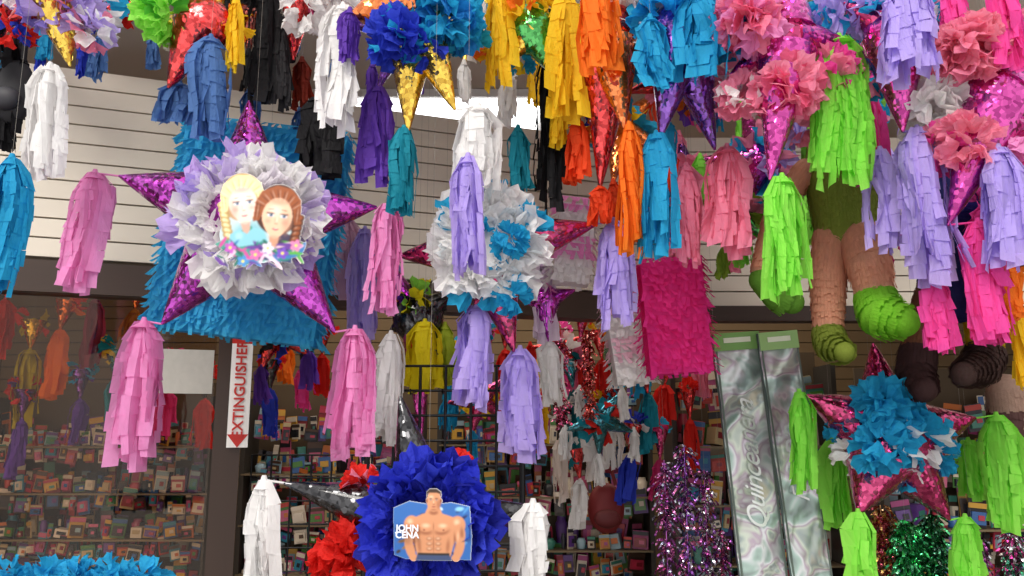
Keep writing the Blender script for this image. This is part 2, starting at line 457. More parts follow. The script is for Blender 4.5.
# ============ A: the snow princesses star
e, C, off = star('star_pinata', 2.4, (250, 218), 50, FP, [
    (249, 101, 44, None, .02), (119, 176, 46, None, 0, (PINK, 118, 44, -24)), (377, 207, 44, None, 0, (PINK, 108, 38, 12)),
    (162, 324, 48, None, 0, (PINK, 148, 60, -18)), (335, 332, 46, None, 0, (PINK, 130, 52, 20))], ballr=.5, cs=1)
pi = Matrix.Translation(off)
b = MB(); nrm = Vector((.1, -1, -.05)).normalized(); cc = P(252, 220, 2.30)
ring(b, cc, nrm, .13, .10, [LAV, 'cbb4ee', WHT], 36, up=.0, spread=.35)
ring(b, cc, nrm, .125, .09, [WHT, WHT, WHT, 'd8c8f0'], 54, up=.35, spread=.35)
ring(b, cc, nrm, .10, .07, [WHT, WHT, 'f4ecf8'], 46, up=.7, spread=.4)
ring(b, cc, nrm, .06, .06, [WHT], 26, up=.6, spread=.3)
b.ball(cc+Vector((0, .0, 0)), .145, tissue(WHT), sy=.2)
o = b.obj('ruffles', e); o.matrix_parent_inverse = pi
I = Ink(); S = .135; cp = P(262, 219, 2.19)
I.ell(-.1, -.35, .75, .6, 'c4dce0'); I.ell(-.25, -.35, .5, .4, '8ac0cc', .3, soft=.6)
I.poly([(-.95, -.55), (-.2, -.15), (.1, -.9), (-.5, -.85)], '3f9a8a'); I.poly([(0, -.85), (.35, -.2), (.9, -.5), (.5, -.9)], '3f3550')
def face(I, x, y, s, skin, hair, hair2, dress, tilt, braid, bang, eye):
    def r(px, py): return (x+(px*math.cos(tilt)-py*math.sin(tilt))*s, y+(px*math.sin(tilt)+py*math.cos(tilt))*s)
    def E(px, py, rx, ry, col, q=0, soft=0, al=1):
        c_ = r(px, py); I.ell(c_[0], c_[1], rx*s, ry*s, col, q+tilt, soft, al)
    lt = mixc(hair, 'ffffff', .45)
    E(0, .24, 1.10, 1.27, hair2); E(-.1, .4, .98, 1.05, hair, 0, .5)
    for k in range(7):
        px = braid*(1.05-.02*k); E(px, -.1-k*.26, .29, .2, hair2, .6*braid); E(px, -.07-k*.26, .25, .16, hair, .6*braid, .6); E(px-.05, -.03-k*.26, .12, .06, lt, .6*braid, .9, .7)
    E(0, -1.2, .22, .5, mixc(skin, '9a5a44', .4))
    I.poly([r(-1.0, -2.3), r(-.85, -1.6), r(-.35, -1.42), r(0, -1.7), r(.35, -1.42), r(.85, -1.6), r(1.0, -2.3)], dress)
    E(-.4, -1.75, .3, .3, mixc(dress, 'ffffff', .4), 0, .9, .7)
    sd = mixc(skin, 'a05848', .4)
    pts = []
    for k in range(40):
        a = TAU*k/40; yy = math.sin(a)
        w = .72*(1-.42*max(0, -yy)**1.5); pts.append(r(math.cos(a)*w, -.16+yy*(.98 if yy > 0 else 1.06)))
    I.poly(pts, skin)
    E(.5*(-1 if tilt > 0 else 1), -.4, .35, .8, sd, 0, .95, .7); E(0, -1.16, .45, .16, sd, 0, .9, .6)
    E(-.1, .15, .5, .45, mixc(skin, 'ffffff', .5), 0, .9, .8); E(0, .62, .8, .25, sd, 0, .9, .7)
    for q in (-.4, .4): E(q, -.38, .24, .2, 'f08878', 0, .95, .5)
    for q in (-.31, .31):
        E(q, -.04, .24, .19, sd, 0, .8, .9)
        E(q, -.08, .16, .085, 'f0f0f6'); E(q+.02, -.07, .085, .09, '2a5a88'); E(q+.02, -.1, .07, .06, eye, 0, .6); E(q+.02, -.07, .045, .05, '0a0a10'); E(q-.01, -.03, .022, .022, 'ffffff')
        E(q, .01, .19, .03, '2a1c1a', -.25*q); E(q*1.5, .03, .06, .025, '2a1c1a', .5*q); E(q, .22, .18, .026, mixc(hair2, '503020', .5), -.35*q, .4)
        E(q, -.2, .15, .02, sd, 0, .6, .7)
    E(.02, -.28, .05, .22, mixc(skin, 'ffffff', .6), 0, .9, .7); E(-.07, -.3, .04, .2, sd, 0, .9, .6); E(.0, -.47, .11, .045, sd, 0, .7); E(-.045, -.48, .025, .016, '8a4a40'); E(.05, -.48, .025, .016, '8a4a40')
    E(0, -.74, .18, .055, 'a8384c', 0, .3); E(0, -.715, .12, .018, 'f8ece8', 0, .3); E(0, -.79, .12, .03, 'd86a7a', 0, .6)
    I.poly([r(-1.12, -.5), r(-1.12, .5), r(-.9, 1.05), r(-.2, 1.44), r(.5, 1.34), r(1.02, .85), r(1.12, -.3), r(.84, -.4), r(.72, .3), r(.46, .66), r(bang*.3, .9), r(-.3, .76), r(-.64, .36), r(-.82, -.4)], hair)
    for k in range(21):
        a = -1.0+k*.1; col = (hair2, lt, hair)[k % 3]
        E(a*.95, .98-.6*a*a, .028, .36, col, -a*1.1+.15*bang, .5, .85)
    for q in (-1, 1):
        for k in range(3): E(q*(.88+.07*k), .05, .025, .5, (hair2, lt, hair2)[k], 0, .5, .8)
face(I, -.4, .36, .41, 'f9dccd', 'eedca4', 'b08c50', '8acad8', .16, -1, -1, '6ab0e0')
face(I, .32, .1, .43, 'f4c6a6', '984e22', '4a200c', '2c3a66', -.1, 1, 1, '5aa0d0')
for k in range(60):
    x = R.uniform(-.85, .85); y = R.uniform(-.98, -.5); q = R.uniform(-1.2, 1.2)
    I.ell(x, y, R.uniform(.08, .2), R.uniform(.02, .05), R.choice(['8ac04a', '6a3a9a', 'd04a9a', '58b048', '3a7ab8', '3a2a6a', 'e8d8ee', '2a8a7a', 'f0c8dc', '1e6a5a']), q)
for x, y, cl in ((-.62, -.62, 'c05ac0'), (-.1, -.76, 'e070b0'), (.45, -.72, '7a4ac0'), (.15, -.62, 'f0e0f4'), (-.35, -.9, '4a90d0'), (.72, -.55, 'e888b8')):
    for k in range(5): I.ell(x+.07*math.cos(k*1.257), y+.07*math.sin(k*1.257), .06, .045, cl, k*1.257)
    I.ell(x, y, .03, .03, 'f8e860')
I.blur(3); I.card(cp, nrm, S, 'printed_picture', e, off)

# ============ B white and blue ruffled star
e, C, off = star('star_pinata', 2.5, (487, 250), 40, FM, [
    (398, 256, 30, None, .02), (597, 224, 34, None, 0, (LAV, 108, 42, 16)), (476, 308, 26, None, .0, (LAV, 104, 50, 2)),
    (514, 352, 30, None, .0, (LAV, 112, 44, 6)), (492, 178, 28, None, .05)],
    tas=[(468, 157, 278, 46, LAV, -.38)], cs=1, ballr=.6)
pi = Matrix.Translation(off); b = MB(); nrm = Vector((.15, -1, -.1)).normalized(); cc = P(486, 245, 2.42)
ring(b, cc, nrm, .115, .085, [WHT, WHT, CYN, WHT], 34, up=.0, spread=.4)
ring(b, cc, nrm, .10, .08, [WHT, WHT, WHT, 'e8eef4'], 44, up=.4, spread=.4)
ring(b, cc, nrm, .07, .07, [WHT], 34, up=.8, spread=.4); ring(b, cc, nrm, .03, .06, [WHT, CYN], 20, up=1.0, spread=.4)
b.ball(cc, .11, tissue(WHT), sy=.25)
pom(b, P(510, 240, 2.37), m(18, 2.4), [CYN], 26); pom(b, P(512, 296, 2.42), m(19, 2.4), [CYN], 30); pom(b, P(494, 190, 2.44), m(15, 2.4), [CYN], 20); pom(b, P(525, 215, 2.42), m(14, 2.4), [CYN, WHT], 16)
o = b.obj('ruffles', e); o.matrix_parent_inverse = pi

# ============ C wrestler star
e, C, off = star('star_pinata', 2.14, (428, 524), 44, FK, [
    (284, 483, 32, None, 0, (WHT, 128, 44, -20)), (400, 396, 30, None, 0), (527, 506, 30, None, 0, (WHT, 110, 44, 6)),
    (360, 640, 30, None, 0), (500, 640, 30, None, 0)], tas=[(391, 334, 446, 32, WHT, .5)], ballr=.5, cs=1)
pi = Matrix.Translation(off)
b = MB(); nrm = Vector((-.05, -1, -.08)).normalized(); cc = P(429, 522, 2.05)
D1 = '2f3cd0'; D2 = '2028a0'
ring(b, cc, nrm, .10, .085, [D1, D2], 36, up=.0, spread=.4)
ring(b, cc, nrm, .095, .075, [D1, '4050e0'], 44, up=.4, spread=.45)
ring(b, cc, nrm, .085, .05, [D1, D2], 32, up=.8, spread=.4); ring(b, cc, nrm, .05, .05, [D1, D2], 22, up=.5, spread=.3)
b.ball(cc+Vector((0, .02, 0)), .12, tissue(D2), sy=.2)
pom(b, P(346, 552, 2.14), m(30, 2.1), [RED], 50); pom(b, P(364, 482, 2.12), m(17, 2.1), [RED, SAL], 22); pom(b, P(455, 466, 2.2), m(16, 2.1), [RED], 14)
o = b.obj('ruffles', e); o.matrix_parent_inverse = pi
I = Ink(); S = .092; cp = P(432, 524, 1.97)
SK = 'd09068'; SK2 = '8a4c30'; HL = 'f4c8a4'
I.poly([(-1, -.8), (-.7, -.9), (.2, -.86), (1, -.92), (1.04, -.3), (.98, .45), (.5, .56), (0, .5), (-.6, .58), (-1.02, .4)], '2c66b0')
for k in range(60):
    x = R.uniform(-.9, .9); y = R.uniform(-.8, .42)
    I.ell(x, y, R.uniform(.06, .22), R.uniform(.03, .08), R.choice(['7a5a34', '3a2a1c', '8a6a44', 'b08a5a', '1c2c40'] if x < .2 else ['1c2c60', '4a90d0', '88c8f0', '2450a0', 'c8e4f4']), R.uniform(-1, 1), .6)
I.poly([(-.22, .27), (.3, .27), (.62, .17), (.72, -.1), (.6, -.4), (.46, -.9), (-.36, -.9), (-.46, -.4), (-.6, -.1), (-.5, .15)], SK)
for sg_, cx_ in ((1, .68), (-1, -.54)):
    I.ell(cx_, .0, .19, .22, SK, .3*sg_); I.ell(cx_-.03, .06, .12, .12, HL, 0, .9, .8); I.ell(cx_+.04*sg_, -.25, .15, .26, SK, .05); I.ell(cx_+.1*sg_, -.22, .08, .24, SK2, .05, .9, .7)
    I.ell(cx_+.03*sg_, -.62, .12, .3, SK, -.3*sg_); I.ell(cx_-.0, -.3, .05, .2, HL, 0, .9, .5); I.ell(cx_-.08*sg_, -.4, .05, .3, SK2, .05, .9, .8); I.ell(cx_-.06*sg_, -.85, .11, .1, SK)
for cx_, k in ((.27, 1), (-.17, -1)):
    I.ell(cx_, -.17, .27, .14, SK2, .15*k, .7, .8); I.ell(cx_, -.07, .24, .15, SK, .1*k, .4); I.ell(cx_+.02, -.03, .17, .09, HL, 0, .9, .8); I.ell(cx_*1.15, -.14, .025, .02, '7a3a28')
I.ell(.05, -.5, .025, .35, SK2, 0, .8, .8); I.ell(.05, -.05, .02, .16, SK2, 0, .8, .8)
for yy in (-.36, -.49, -.62):
    for cx_ in (-.06, .17): I.ell(cx_, yy, .11, .07, SK2, 0, .6, .7); I.ell(cx_, yy+.01, .085, .045, HL, 0, .9, .7)
I.ell(-.32, -.55, .08, .3, SK2, .1, .9, .6); I.ell(.42, -.55, .08, .3, SK2, -.1, .9, .6)
I.poly([(-.37, -.76), (.46, -.76), (.52, -.92), (-.43, -.92)], '3a4a70'); I.poly([(-.37, -.72), (.46, -.72), (.46, -.78), (-.37, -.78)], '2a2420')
I.poly([(-.1, .45), (.2, .45), (.3, .22), (-.2, .22)], SK); I.ell(.05, .3, .17, .09, SK2, 0, .7, .8)
I.ell(.05, .6, .185, .28, SK); I.ell(-.14, .59, .03, .06, SK2); I.ell(.24, .59, .03, .06, SK2)
I.ell(.18, .5, .1, .2, SK2, 0, .9, .6); I.ell(-.02, .68, .1, .08, HL, 0, .9, .8); I.ell(.05, .37, .12, .04, SK2, 0, .8, .6)
I.poly([(-.15, .66), (-.15, .82), (-.06, .9), (.12, .9), (.24, .82), (.25, .66), (.21, .76), (.12, .8), (-.05, .8), (-.12, .76)], '3a2416')
for q in (-.03, .12): I.ell(q, .62, .05, .03, SK2, 0, .5, .8); I.ell(q, .612, .026, .010, 'f8f4f0'); I.ell(q, .612, .013, .012, '20160e'); I.ell(q, .655, .045, .011, '3a2416')
I.ell(.045, .56, .015, .06, HL, 0, .7); I.ell(.05, .51, .04, .018, SK2, 0, .5); I.ell(.05, .445, .055, .014, '8a3a34')
I.blur(3); I.card(cp, nrm, S, 'printed_picture', e, off)
U, V = disc_frame(nrm)
tl = cp+nrm*.012-U*.057-V*.016
text('JOHN\nCENA', 'lettering', tl-C, .021, plain('dfe4f0', .4), (math.radians(88), 0, math.radians(-3)), e, ls=.74, bold=.0006)

# ============ D lime tassel star
star('star_pinata', 2.9, (888, 437), 34, FM, [
    (806, 395, 38, None, -.05, (LIME, 100, 30, -7)), (976, 418, 40, None, -.05, (LIME, 116, 42, 20)), (858, 515, 42, None, -.12, (LIME, 80, 34, 0)),
    (950, 520, 38, None, -.05, (LIME, 80, 38, 15)), (873, 343, 34, None, 0)], cs=1,
    tas=[(832, 440, 532, 32, LIME, .25), (968, 440, 502, 30, LIME, .3)],
    poms=[(885, 408, 28, [CYN], 50, -.14), (914, 438, 28, [CYN, CYN, CYN, WHT], 50, -.12), (903, 398, 20, [CYN], 22, -.05), (850, 454, 18, [WHT], 26, -.05), (842, 430, 17, [CYN], 18, -.02), (905, 470, 20, [WHT, CYN], 24, -.05), (884, 444, 26, [CYN], 40, -.18), (935, 455, 20, [CYN], 22, -.05)])

# ============ top row, left to right
star('star_pinata', 2.3, (55, 0), 26, FPU, [(70, 66, 18, FG, 0), (8, 20, 18, FR, 0), (110, 30, 16, FR, .1)],
     tas=[(50, 66, 183, 50, WHT, -.1), (12, 158, 298, 42, CYN, -.25), (14, 40, 150, 34, BLK, .2), (-6, 10, 60, 30, BLK, .1)],
     poms=[(60, 5, 32, ['8a7ad0', LAV, SAL], 50, 0), (90, 30, 24, [LAV, SAL, WHT], 24, 0), (32, -5, 24, [WHT, LAV], 24, 0), (100, 5, 24, [CYN, WHT], 20, .1), (15, 30, 20, [RED, BLU], 20, .05)])
star('star_pinata', 2.35, (203, 25), 32, FR, [(168, 88, 22, FR, 0), (150, 20, 16, FG, 0), (225, -30, 14, FG, 0), (248, 40, 15, FR, .1)],
     tas=[(236, 0, 74, 22, YEL, -.1), (211, 38, 142, 50, SLT, -.1), (180, 84, 124, 40, SLT, .1)],
     poms=[(165, 14, 29, [LIME, LIME, '58b838'], 50, -.05), (205, -18, 24, [YEL, LIME], 26, 0), (236, 25, 16, [YEL, ORG], 18, 0), (180, 42, 14, [LIME, 'f4f4e8'], 12, 0)])
star('star_pinata', 2.4, (300, -22), 26, FR, [(293, 60, 16, FR, .1), (325, 40, 15, FM, .1)],
     tas=[(268, -10, 108, 42, BLK, .1), (282, 20, 112, 26, '2e2c30', .1), (318, 98, 180, 50, BLK, .1), (343, 6, 136, 46, WHT, -.1), (302, 60, 112, 22, '8a2a18', .2), (300, 110, 150, 24, SLT, .3), (250, 90, 150, 24, SLT, .2)],
     poms=[(305, 8, 28, [WHT], 40, 0), (262, -15, 26, [BLK], 20, .1), (335, -8, 24, [WHT], 24, 0)])
star('star_pinata', 2.3, (412, 8), 38, FO, [(350, 14, 34, FO, -.05, (PUR, 50, 26, 0)), (408, 132, 24, FG, -.02, (TEAL, 86, 34, -4)), (455, 110, 24, FG, -.05, (WHT, 78, 52, 24)), (490, -10, 20, FG, 0), (378, 90, 14, FPU, .1, (PUR, 100, 38, 0))],
     poms=[(446, 16, 36, [CYN, CYN, '1a80c8'], 70, -.05), (398, 38, 30, [BLU, '3a50d8', BLU, CYN], 56, -.08), (466, 38, 22, [CYN, TEAL], 26, 0), (430, -10, 30, [CYN], 30, -.05), (425, 48, 22, [CYN, BLU], 28, -.08)])
star('star_pinata', 2.4, (533, 32), 26, FGR, [(560, 80, 14, FGR, 0), (505, 60, 14, FG, 0), (535, -20, 14, FGR, 0)],
     tas=[(498, -8, 88, 34, YEL, -.05), (565, -8, 118, 44, YEL, -.05), (583, 40, 112, 30, ORG, 0), (518, 128, 198, 28, TEAL, .15), (549, 50, 216, 36, BLK, .2), (478, -5, 60, 26, WHT, .1), (508, 70, 128, 22, WHT, .2)],
     poms=[(520, 5, 28, [YEL, ORG], 34, 0), (555, 15, 26, [YEL, 'e8a818'], 34, .05), (520, 60, 18, [CYN, YEL], 18, .1), (490, 40, 22, [YEL, ORG], 24, .02)])
star('star_pinata', 2.35, (610, 40), 30, FO, [(624, 128, 22, FO, -.05, (ORG, 128, 30, 5)), (600, 190, 22, FR, .1, ('e84a1c', 36, 26, 0)), (640, -20, 18, FR, 0)],
     tas=[(597, -15, 78, 50, ORG, -.1), (579, 122, 180, 28, 'f0501c', .1), (562, 90, 150, 24, YEL, .2)],
     poms=[(625, 18, 34, [WHT, 'f8e8e0'], 50, 0), (600, 60, 24, [ORG, CYN], 24, .1), (585, 95, 22, [CYN, YEL, ORG], 24, .1), (640, 60, 22, [BLU, CYN], 20, .1), (605, 120, 20, [ORG, BLU, WHT], 20, .12)])
star('star_pinata', 2.3, (680, 30), 32, FPU, [(661, 137, 24, FPU, 0, (CYN, 125, 42, -5)), (715, 150, 24, FPU, .1, (SAL, 110, 56, 12)), (740, 30, 18, FPU, 0)],
     tas=[(650, 18, 92, 44, CYN, -.1), (700, -8, 82, 58, CYN, -.1), (735, 0, 55, 40, CYN, 0), (686, 166, 270, 36, SAL, .15)],
     poms=[(665, 15, 36, [CYN, '18a0e0'], 60, 0), (715, 20, 36, [CYN, CYN, BLU], 55, 0), (690, 85, 26, [YEL, ORG], 20, .15), (740, 75, 28, [SAL, WHT, LAV], 30, .1), (705, 105, 26, [SAL, HOT, PUR], 26, .2)])
star('star_pinata', 2.2, (788, 40), 34, FM, [(770, 180, 24, FMG, -.03, (LIME, 124, 54, 12)), (730, 75, 20, FMG, .1), (845, 40, 20, FMG, 0, (LIME, 150, 68, -6)), (790, -40, 22, FMG, 0)],
     poms=[(752, 18, 34, [SAL, PINK, 'e86a90'], 60, -.04), (785, 88, 32, [SAL, 'e86a90', 'f29ab4'], 60, -.03), (742, 95, 26, [WHT, SAL], 34, .05), (828, 75, 30, [SAL, HOT], 40, .02), (830, 15, 26, [CYN, LAV], 34, .05), (800, 125, 24, [SAL, LAV], 24, .1), (780, -14, 24, [ORG, YEL], 24, 0)])
star('star_pinata', 2.2, (895, 30), 34, FMG, [(903, 132, 26, FMG, 0, (LAV, 155, 60, 14)), (840, 0, 18, FM, 0), (950, 30, 18, FMG, .1)],
     tas=[(905, -12, 87, 66, LAV, -.15), (880, 150, 255, 36, LAV, .1), (865, 90, 190, 36, HOT, .3)],
     poms=[(880, 15, 30, [CYN, LAV], 40, 0), (925, 15, 30, [CYN, SAL, WHT], 40, .05), (870, 75, 26, [CYN, SAL], 30, .1), (932, 112, 34, [WHT], 60, .02)])
star('star_pinata', 2.15, (1000, 98), 38, FMG, [(948, 225, 26, FMG, .03, (HOT, 120, 46, 30)), (1050, 40, 22, FMG, 0), (950, 70, 20, FM, .1)],
     tas=[(935, 275, 353, 40, HOT, .1), (998, 148, 274, 54, LAV, -.05), (1000, -15, 70, 40, HOT, -.1), (1022, 90, 200, 30, HOT, 0), (950, -10, 60, 34, HOT, 0)],
     poms=[(968, 50, 36, [SAL, 'f090a8'], 70, -.04), (1015, 45, 32, [SAL, 'f090a8', CYN], 46, .0), (966, 142, 28, [SAL, 'f090a8'], 46, -.02), (940, 150, 26, [SAL, HOT], 30, .05), (1020, 140, 26, [PINK], 24, 0)])
star('star_pinata', 2.5, (1010, 240), 30, FMG, [(965, 290, 18, FPU, 0), (1050, 200, 18, FPU, 0)],
     tas=[(1006, 262, 323, 36, ORG, -.1), (1019, 308, 392, 28, YEL, 0), (985, 250, 345, 40, HOT, .1)],
     poms=[(990, 215, 34, ['2a2a78', HOT], 36, .1), (1015, 260, 24, [YEL, ORG], 26, 0)])
# mid layer
star('star_pinata', 2.95, (418, 318), 26, FK, [(390, 330, 15, FK, 0), (455, 290, 14, FK, 0), (440, 372, 14, FK, 0), (365, 232, 10, FP, 0, (LAV, 118, 30, 0)), (421, 440, 12, FMG, 0)],
     tas=[(425, 322, 394, 44, 'f0e020', -.1), (445, 325, 388, 26, 'b8c838', 0), (345, 216, 302, 30, 'e6c0d8', .1), (392, 260, 300, 24, LAV, .1)],
     poms=[(420, 305, 24, ['f0e020', BLK, LIME], 24, 0)])
star('star_pinata', 3.1, (545, 300), 16, FP, [(550, 345, 9, FP, 0, (WHT, 62, 30, 0)), (520, 300, 8, FP, 0), (575, 290, 8, FP, 0)],
     tas=[(543, 262, 345, 30, 'e8d8ea', 0)], poms=[(545, 290, 16, [WHT, PINK], 18, 0)])
gstar(3.2, 690, 190, 55, FPU, SAL, [SAL, CYN], .2)
gstar(3.1, 620, 130, 55, FO, 'e84a1c', [ORG, CYN, YEL], .5)
gstar(2.9, 760, 160, 60, FMG, LIME, [LAV, SAL, CYN], .3)
gstar(2.8, 745, 215, 42, FGR, OLV, [OLV, CYN, LIME, SAL], .1, tl=.8)
gstar(2.8, 850, 110, 60, FPU, LAV, [CYN, SAL, LIME], .1)
gstar(2.9, 940, 230, 62, FMG, HOT, [WHT, SAL, HOT], .5)
gstar(2.9, 880, 20, 60, FMG, HOT, [CYN, SAL], .5)
gstar(2.8, 345, 0, 50, FR, SLT, ['8a2a18', CYN], .5)
gstar(2.9, 560, 10, 55, FGR, YEL, [YEL, ORG, WHT], .2)
gstar(2.65, 120, -4, 48, FR, SLT, [CYN, LAV, RED], .2)
gstar(2.6, 10, 0, 44, FR, CYN, [RED, LAV], .4)
gstar(2.75, 250, 10, 44, '8a2a18', BLK, ['8a2a18', YEL, SLT], .6)
gstar(2.7, 470, 20, 46, FG, WHT, [CYN, YEL, ORG], .5)
gstar(2.7, 390, 30, 42, FPU, PUR, [BLU, CYN, PUR], .2)
gstar(2.6, 670, 80, 46, FR, CYN, [BLU, ORG, SAL], .6)
gstar(2.7, 60, 20, 36, FR, BLU, [BLU, SAL, WHT], .1)

# ============ fringed box piñatas
def fringe_box(name, Y, c, w, h, dep, tilt, cols, yaw=0):
    C = P(c[0], c[1], Y); W = m(w, Y); H = m(h, Y)
    rot = Matrix.Rotation(yaw, 3, 'Z') @ Matrix.Rotation(tilt, 3, 'Y')
    b = MB(); b.box(C, W, dep, H, tissue(cols[0]), rot)
    rowh = .03; rows = int(H/rowh)
    for side in range(4):
        sr = Matrix.Rotation(side*math.pi/2, 3, 'Z'); wid = W if side % 2 == 0 else dep; dd = dep/2 if side % 2 == 0 else W/2
        for r in range(rows+1):
            z = -H/2+r*rowh; n = int(wid/.014); mt = tissue(cols[(r//3) % len(cols)]); vs = []; fs = []
            for k in range(n):
                x0 = -wid/2+wid*k/n; x1 = x0+wid/n; o = R.uniform(.008, .045); l = rowh*R.uniform(.5, 1.5); q = R.uniform(-.018, .018)
                i = len(vs)
                for p in ((x0, -dd-.002, z+rowh), (x1, -dd-.002, z+rowh), (x1+q, -dd-o, z+rowh-l), (x0+q, -dd-o*R.uniform(.6, 1), z+rowh-l)):
                    vs.append(C+rot @ (sr @ Vector(p)))
                fs.append((i, i+1, i+2, i+3))
            b.add(vs, fs, mt, False)
    string(b, C+rot @ Vector((0, 0, H/2)))
    return b.obj(name)
fringe_box('fringed_box_pinata', 2.68, (253, 232), 168, 220, .09, math.radians(7), ['45bce8'])
fringe_box('fringed_box_pinata', 2.9, (674, 318), 62, 112, .1, math.radians(-4), ['fb3aa0'])
fringe_box('fringed_box_pinata', 3.0, (574, 245), 36, 82, .1, math.radians(6), [WHT, PINK])
fringe_box('fringed_box_pinata', 3.1, (628, 345), 36, 78, .1, math.radians(-8), [WHT, 'f4c8d8'])
b = MB(); 
for k in range(5): pom(b, P(10+k*34, 580+R.uniform(-3, 3), 2.0), m(20, 2.0), [CYN, '30b4e4'], 30)
b.tube([P(0, 586, 2.0), P(150, 586, 2.0)], [.03, .03], tissue(CYN)); b.obj('ruffled_pinata_top')

# ============ character piñatas (crepe covered, only lower bodies in view)
def limb_fringe(b, pts, rad, col):
    mt = tissue(col)
    pts = [Vector(p) for p in pts]
    for i in range(len(pts)-1):
        a, c = pts[i], pts[i+1]; L = (c-a).length; n = max(1, int(L/.022)); d = (c-a).normalized()
        U = d.orthogonal().normalized(); V = d.cross(U)
        for k in range(n):
            t = k/n; q = a.lerp(c, t); r = rad[i]*(1-t)+rad[i+1]*t; m_ = max(8, int(TAU*r/.010))
            vs = []; fs = []
            for j in range(m_):
                t0 = TAU*j/m_; t1 = TAU*(j+.95)/m_; o = R.uniform(.001, .006); l = .024*R.uniform(.9, 1.4); x = len(vs)
                for tt, rr, dl in ((t0, r+.001, 0), (t1, r+.001, 0), (t1, r+o, l), (t0, r+o, l)):
                    vs.append(q+(U*math.cos(tt)+V*math.sin(tt))*rr+d*dl)
                fs.append((x, x+1, x+2, x+3))
            b.add(vs, fs, mt, False)
def limb(e, nm, pts, rpx, Y, col, off, fr=True):
    b = MB(); pp = [P(x, y, Y+dy) for x, y, dy in pts]; rr = [m(r, Y) for r in rpx]
    b.tube(pp, rr, tissue(col), 20)
    b.ball(pp[-1], rr[-1], tissue(col)); b.ball(pp[0], rr[0], tissue(col))
    if fr: limb_fringe(b, pp, rr, col)
    o = b.obj(nm, e); o.matrix_parent_inverse = Matrix.Translation(off)
e = empty('character_pinata'); C = P(840, 190, 2.6); e.location = C; off = -C; PE = 'e0a486'; GR = '84cc30'; OL = '8a9a3a'
limb(e, 'torso', [(838, 120, 0), (842, 170, 0), (848, 230, 0)], [28, 38, 32], 2.6, OL, off)
limb(e, 'leg_1', [(834, 235, 0), (828, 275, 0), (828, 326, 0)], [20, 18, 14], 2.6, PE, off, True)
limb(e, 'leg_2', [(860, 235, -.05), (868, 262, -.1), (876, 296, -.1)], [21, 21, 17], 2.6, PE, off, True)
limb(e, 'boot_1', [(828, 334, 0), (832, 348, -.05), (844, 352, -.12)], [16, 15, 10], 2.6, OL, off)
limb(e, 'boot_2', [(876, 300, -.1), (882, 316, -.15), (904, 322, -.2)], [21, 22, 14], 2.6, GR, off)
limb(e, 'arm_1', [(805, 170, 0), (775, 215, 0), (760, 270, -.05)], [12, 11, 9], 2.6, PE, off)
limb(e, 'glove_1', [(762, 280, -.05), (780, 296, -.05), (792, 302, -.05)], [13, 17, 12], 2.6, '6aa032', off)
b = MB(); string(b, P(838, 110, 2.6)); o = b.obj('hanging_string', e); o.matrix_parent_inverse = Matrix.Translation(off)
e = empty('character_pinata'); C = P(960, 250, 2.75); e.location = C; off = -C
limb(e, 'torso', [(965, 180, 0), (962, 230, 0), (955, 290, 0)], [30, 38, 34], 2.75, '2a2c70', off)
limb(e, 'leg_1', [(938, 285, 0), (925, 320, 0), (918, 350, 0)], [18, 17, 16], 2.75, '8a5a40', off)
limb(e, 'leg_2', [(975, 290, 0), (985, 325, 0), (985, 350, 0)], [19, 18, 16], 2.75, 'e0c020', off)
limb(e, 'boot_1', [(918, 352, 0), (915, 376, -.03), (924, 390, -.1)], [18, 18, 12], 2.75, '4a3030', off)
limb(e, 'boot_2', [(985, 356, 0), (980, 368, -.05), (964, 374, -.12)], [20, 18, 12], 2.75, '5a4440', off)
b = MB(); string(b, P(965, 165, 2.75)); o = b.obj('hanging_string', e); o.matrix_parent_inverse = Matrix.Translation(off)
e = empty('character_pinata'); C = P(1015, 420, 3.0); e.location = C; off = -C
limb(e, 'torso', [(1030, 400, 0), (1030, 430, 0)], [24, 24], 3.0, 'c8a890', off)
limb(e, 'leg_1', [(1006, 392, 0), (1008, 412, 0)], [18, 18], 3.0, 'b89888', off)
limb(e, 'leg_1_cuff', [(1007, 412, 0), (1010, 430, 0)], [18, 18], 3.0, '6a4a48', off)
b = MB(); string(b, P(1030, 380, 3.0)); o = b.obj('hanging_string', e); o.matrix_parent_inverse = Matrix.Translation(off)

# ============ black backpack hanging
b = MB(); Cb = P(14, 92, 2.5); kb = plain('1c1b20', .7)
b.ball(Cb, .075, kb, sx=.9, sy=.6, sz=1.5); b.ball(Cb+Vector((0, -.04, -.04)), .05, plain('2a2930', .6), sx=1, sy=.6, sz=.8)
for q in (-.04, .04): b.tube([Cb+Vector((q, -.03, .1)), Cb+Vector((q*1.3, -.05, .19)), Cb+Vector((0, 0, .26))], [.009]*3, kb, 8)
string(b, Cb+Vector((0, 0, .25))); b.obj('backpack')

# ============ wire grid rack
b = MB(); Yg = 2.75; wire = plain('121216', .35, .5)
p0 = P(370, 366, Yg); p1 = P(522, 366, Yg); x0, x1, zt = p0.x, p1.x, p0.z; n = 6
for i in range(n+1):
    x = x0+(x1-x0)*i/n; b.tube([(x, Yg, 0.05), (x, Yg, zt)], [.005, .005], wire, 8)
z = zt
while z > .1: b.tube([(x0, Yg, z), (x1, Yg, z)], [.0045, .0045], wire, 8); z -= .084
for x in (x0, x1): b.tube([(x, Yg, 0), (x, Yg, zt+.01)], [.010, .010], wire, 8); b.tube([(x, Yg-.25, .02), (x, Yg+.25, .02)], [.01, .01], wire, 8)
for k in range(5):
    x = x0+(x1-x0)*(k+.5)/5; b.tube([(x, Yg, zt-.09), (x, Yg-.12, zt-.1), (x, Yg-.13, zt-.085)], [.003]*3, wire, 6)
b.obj('wire_grid_rack')
b = MB()
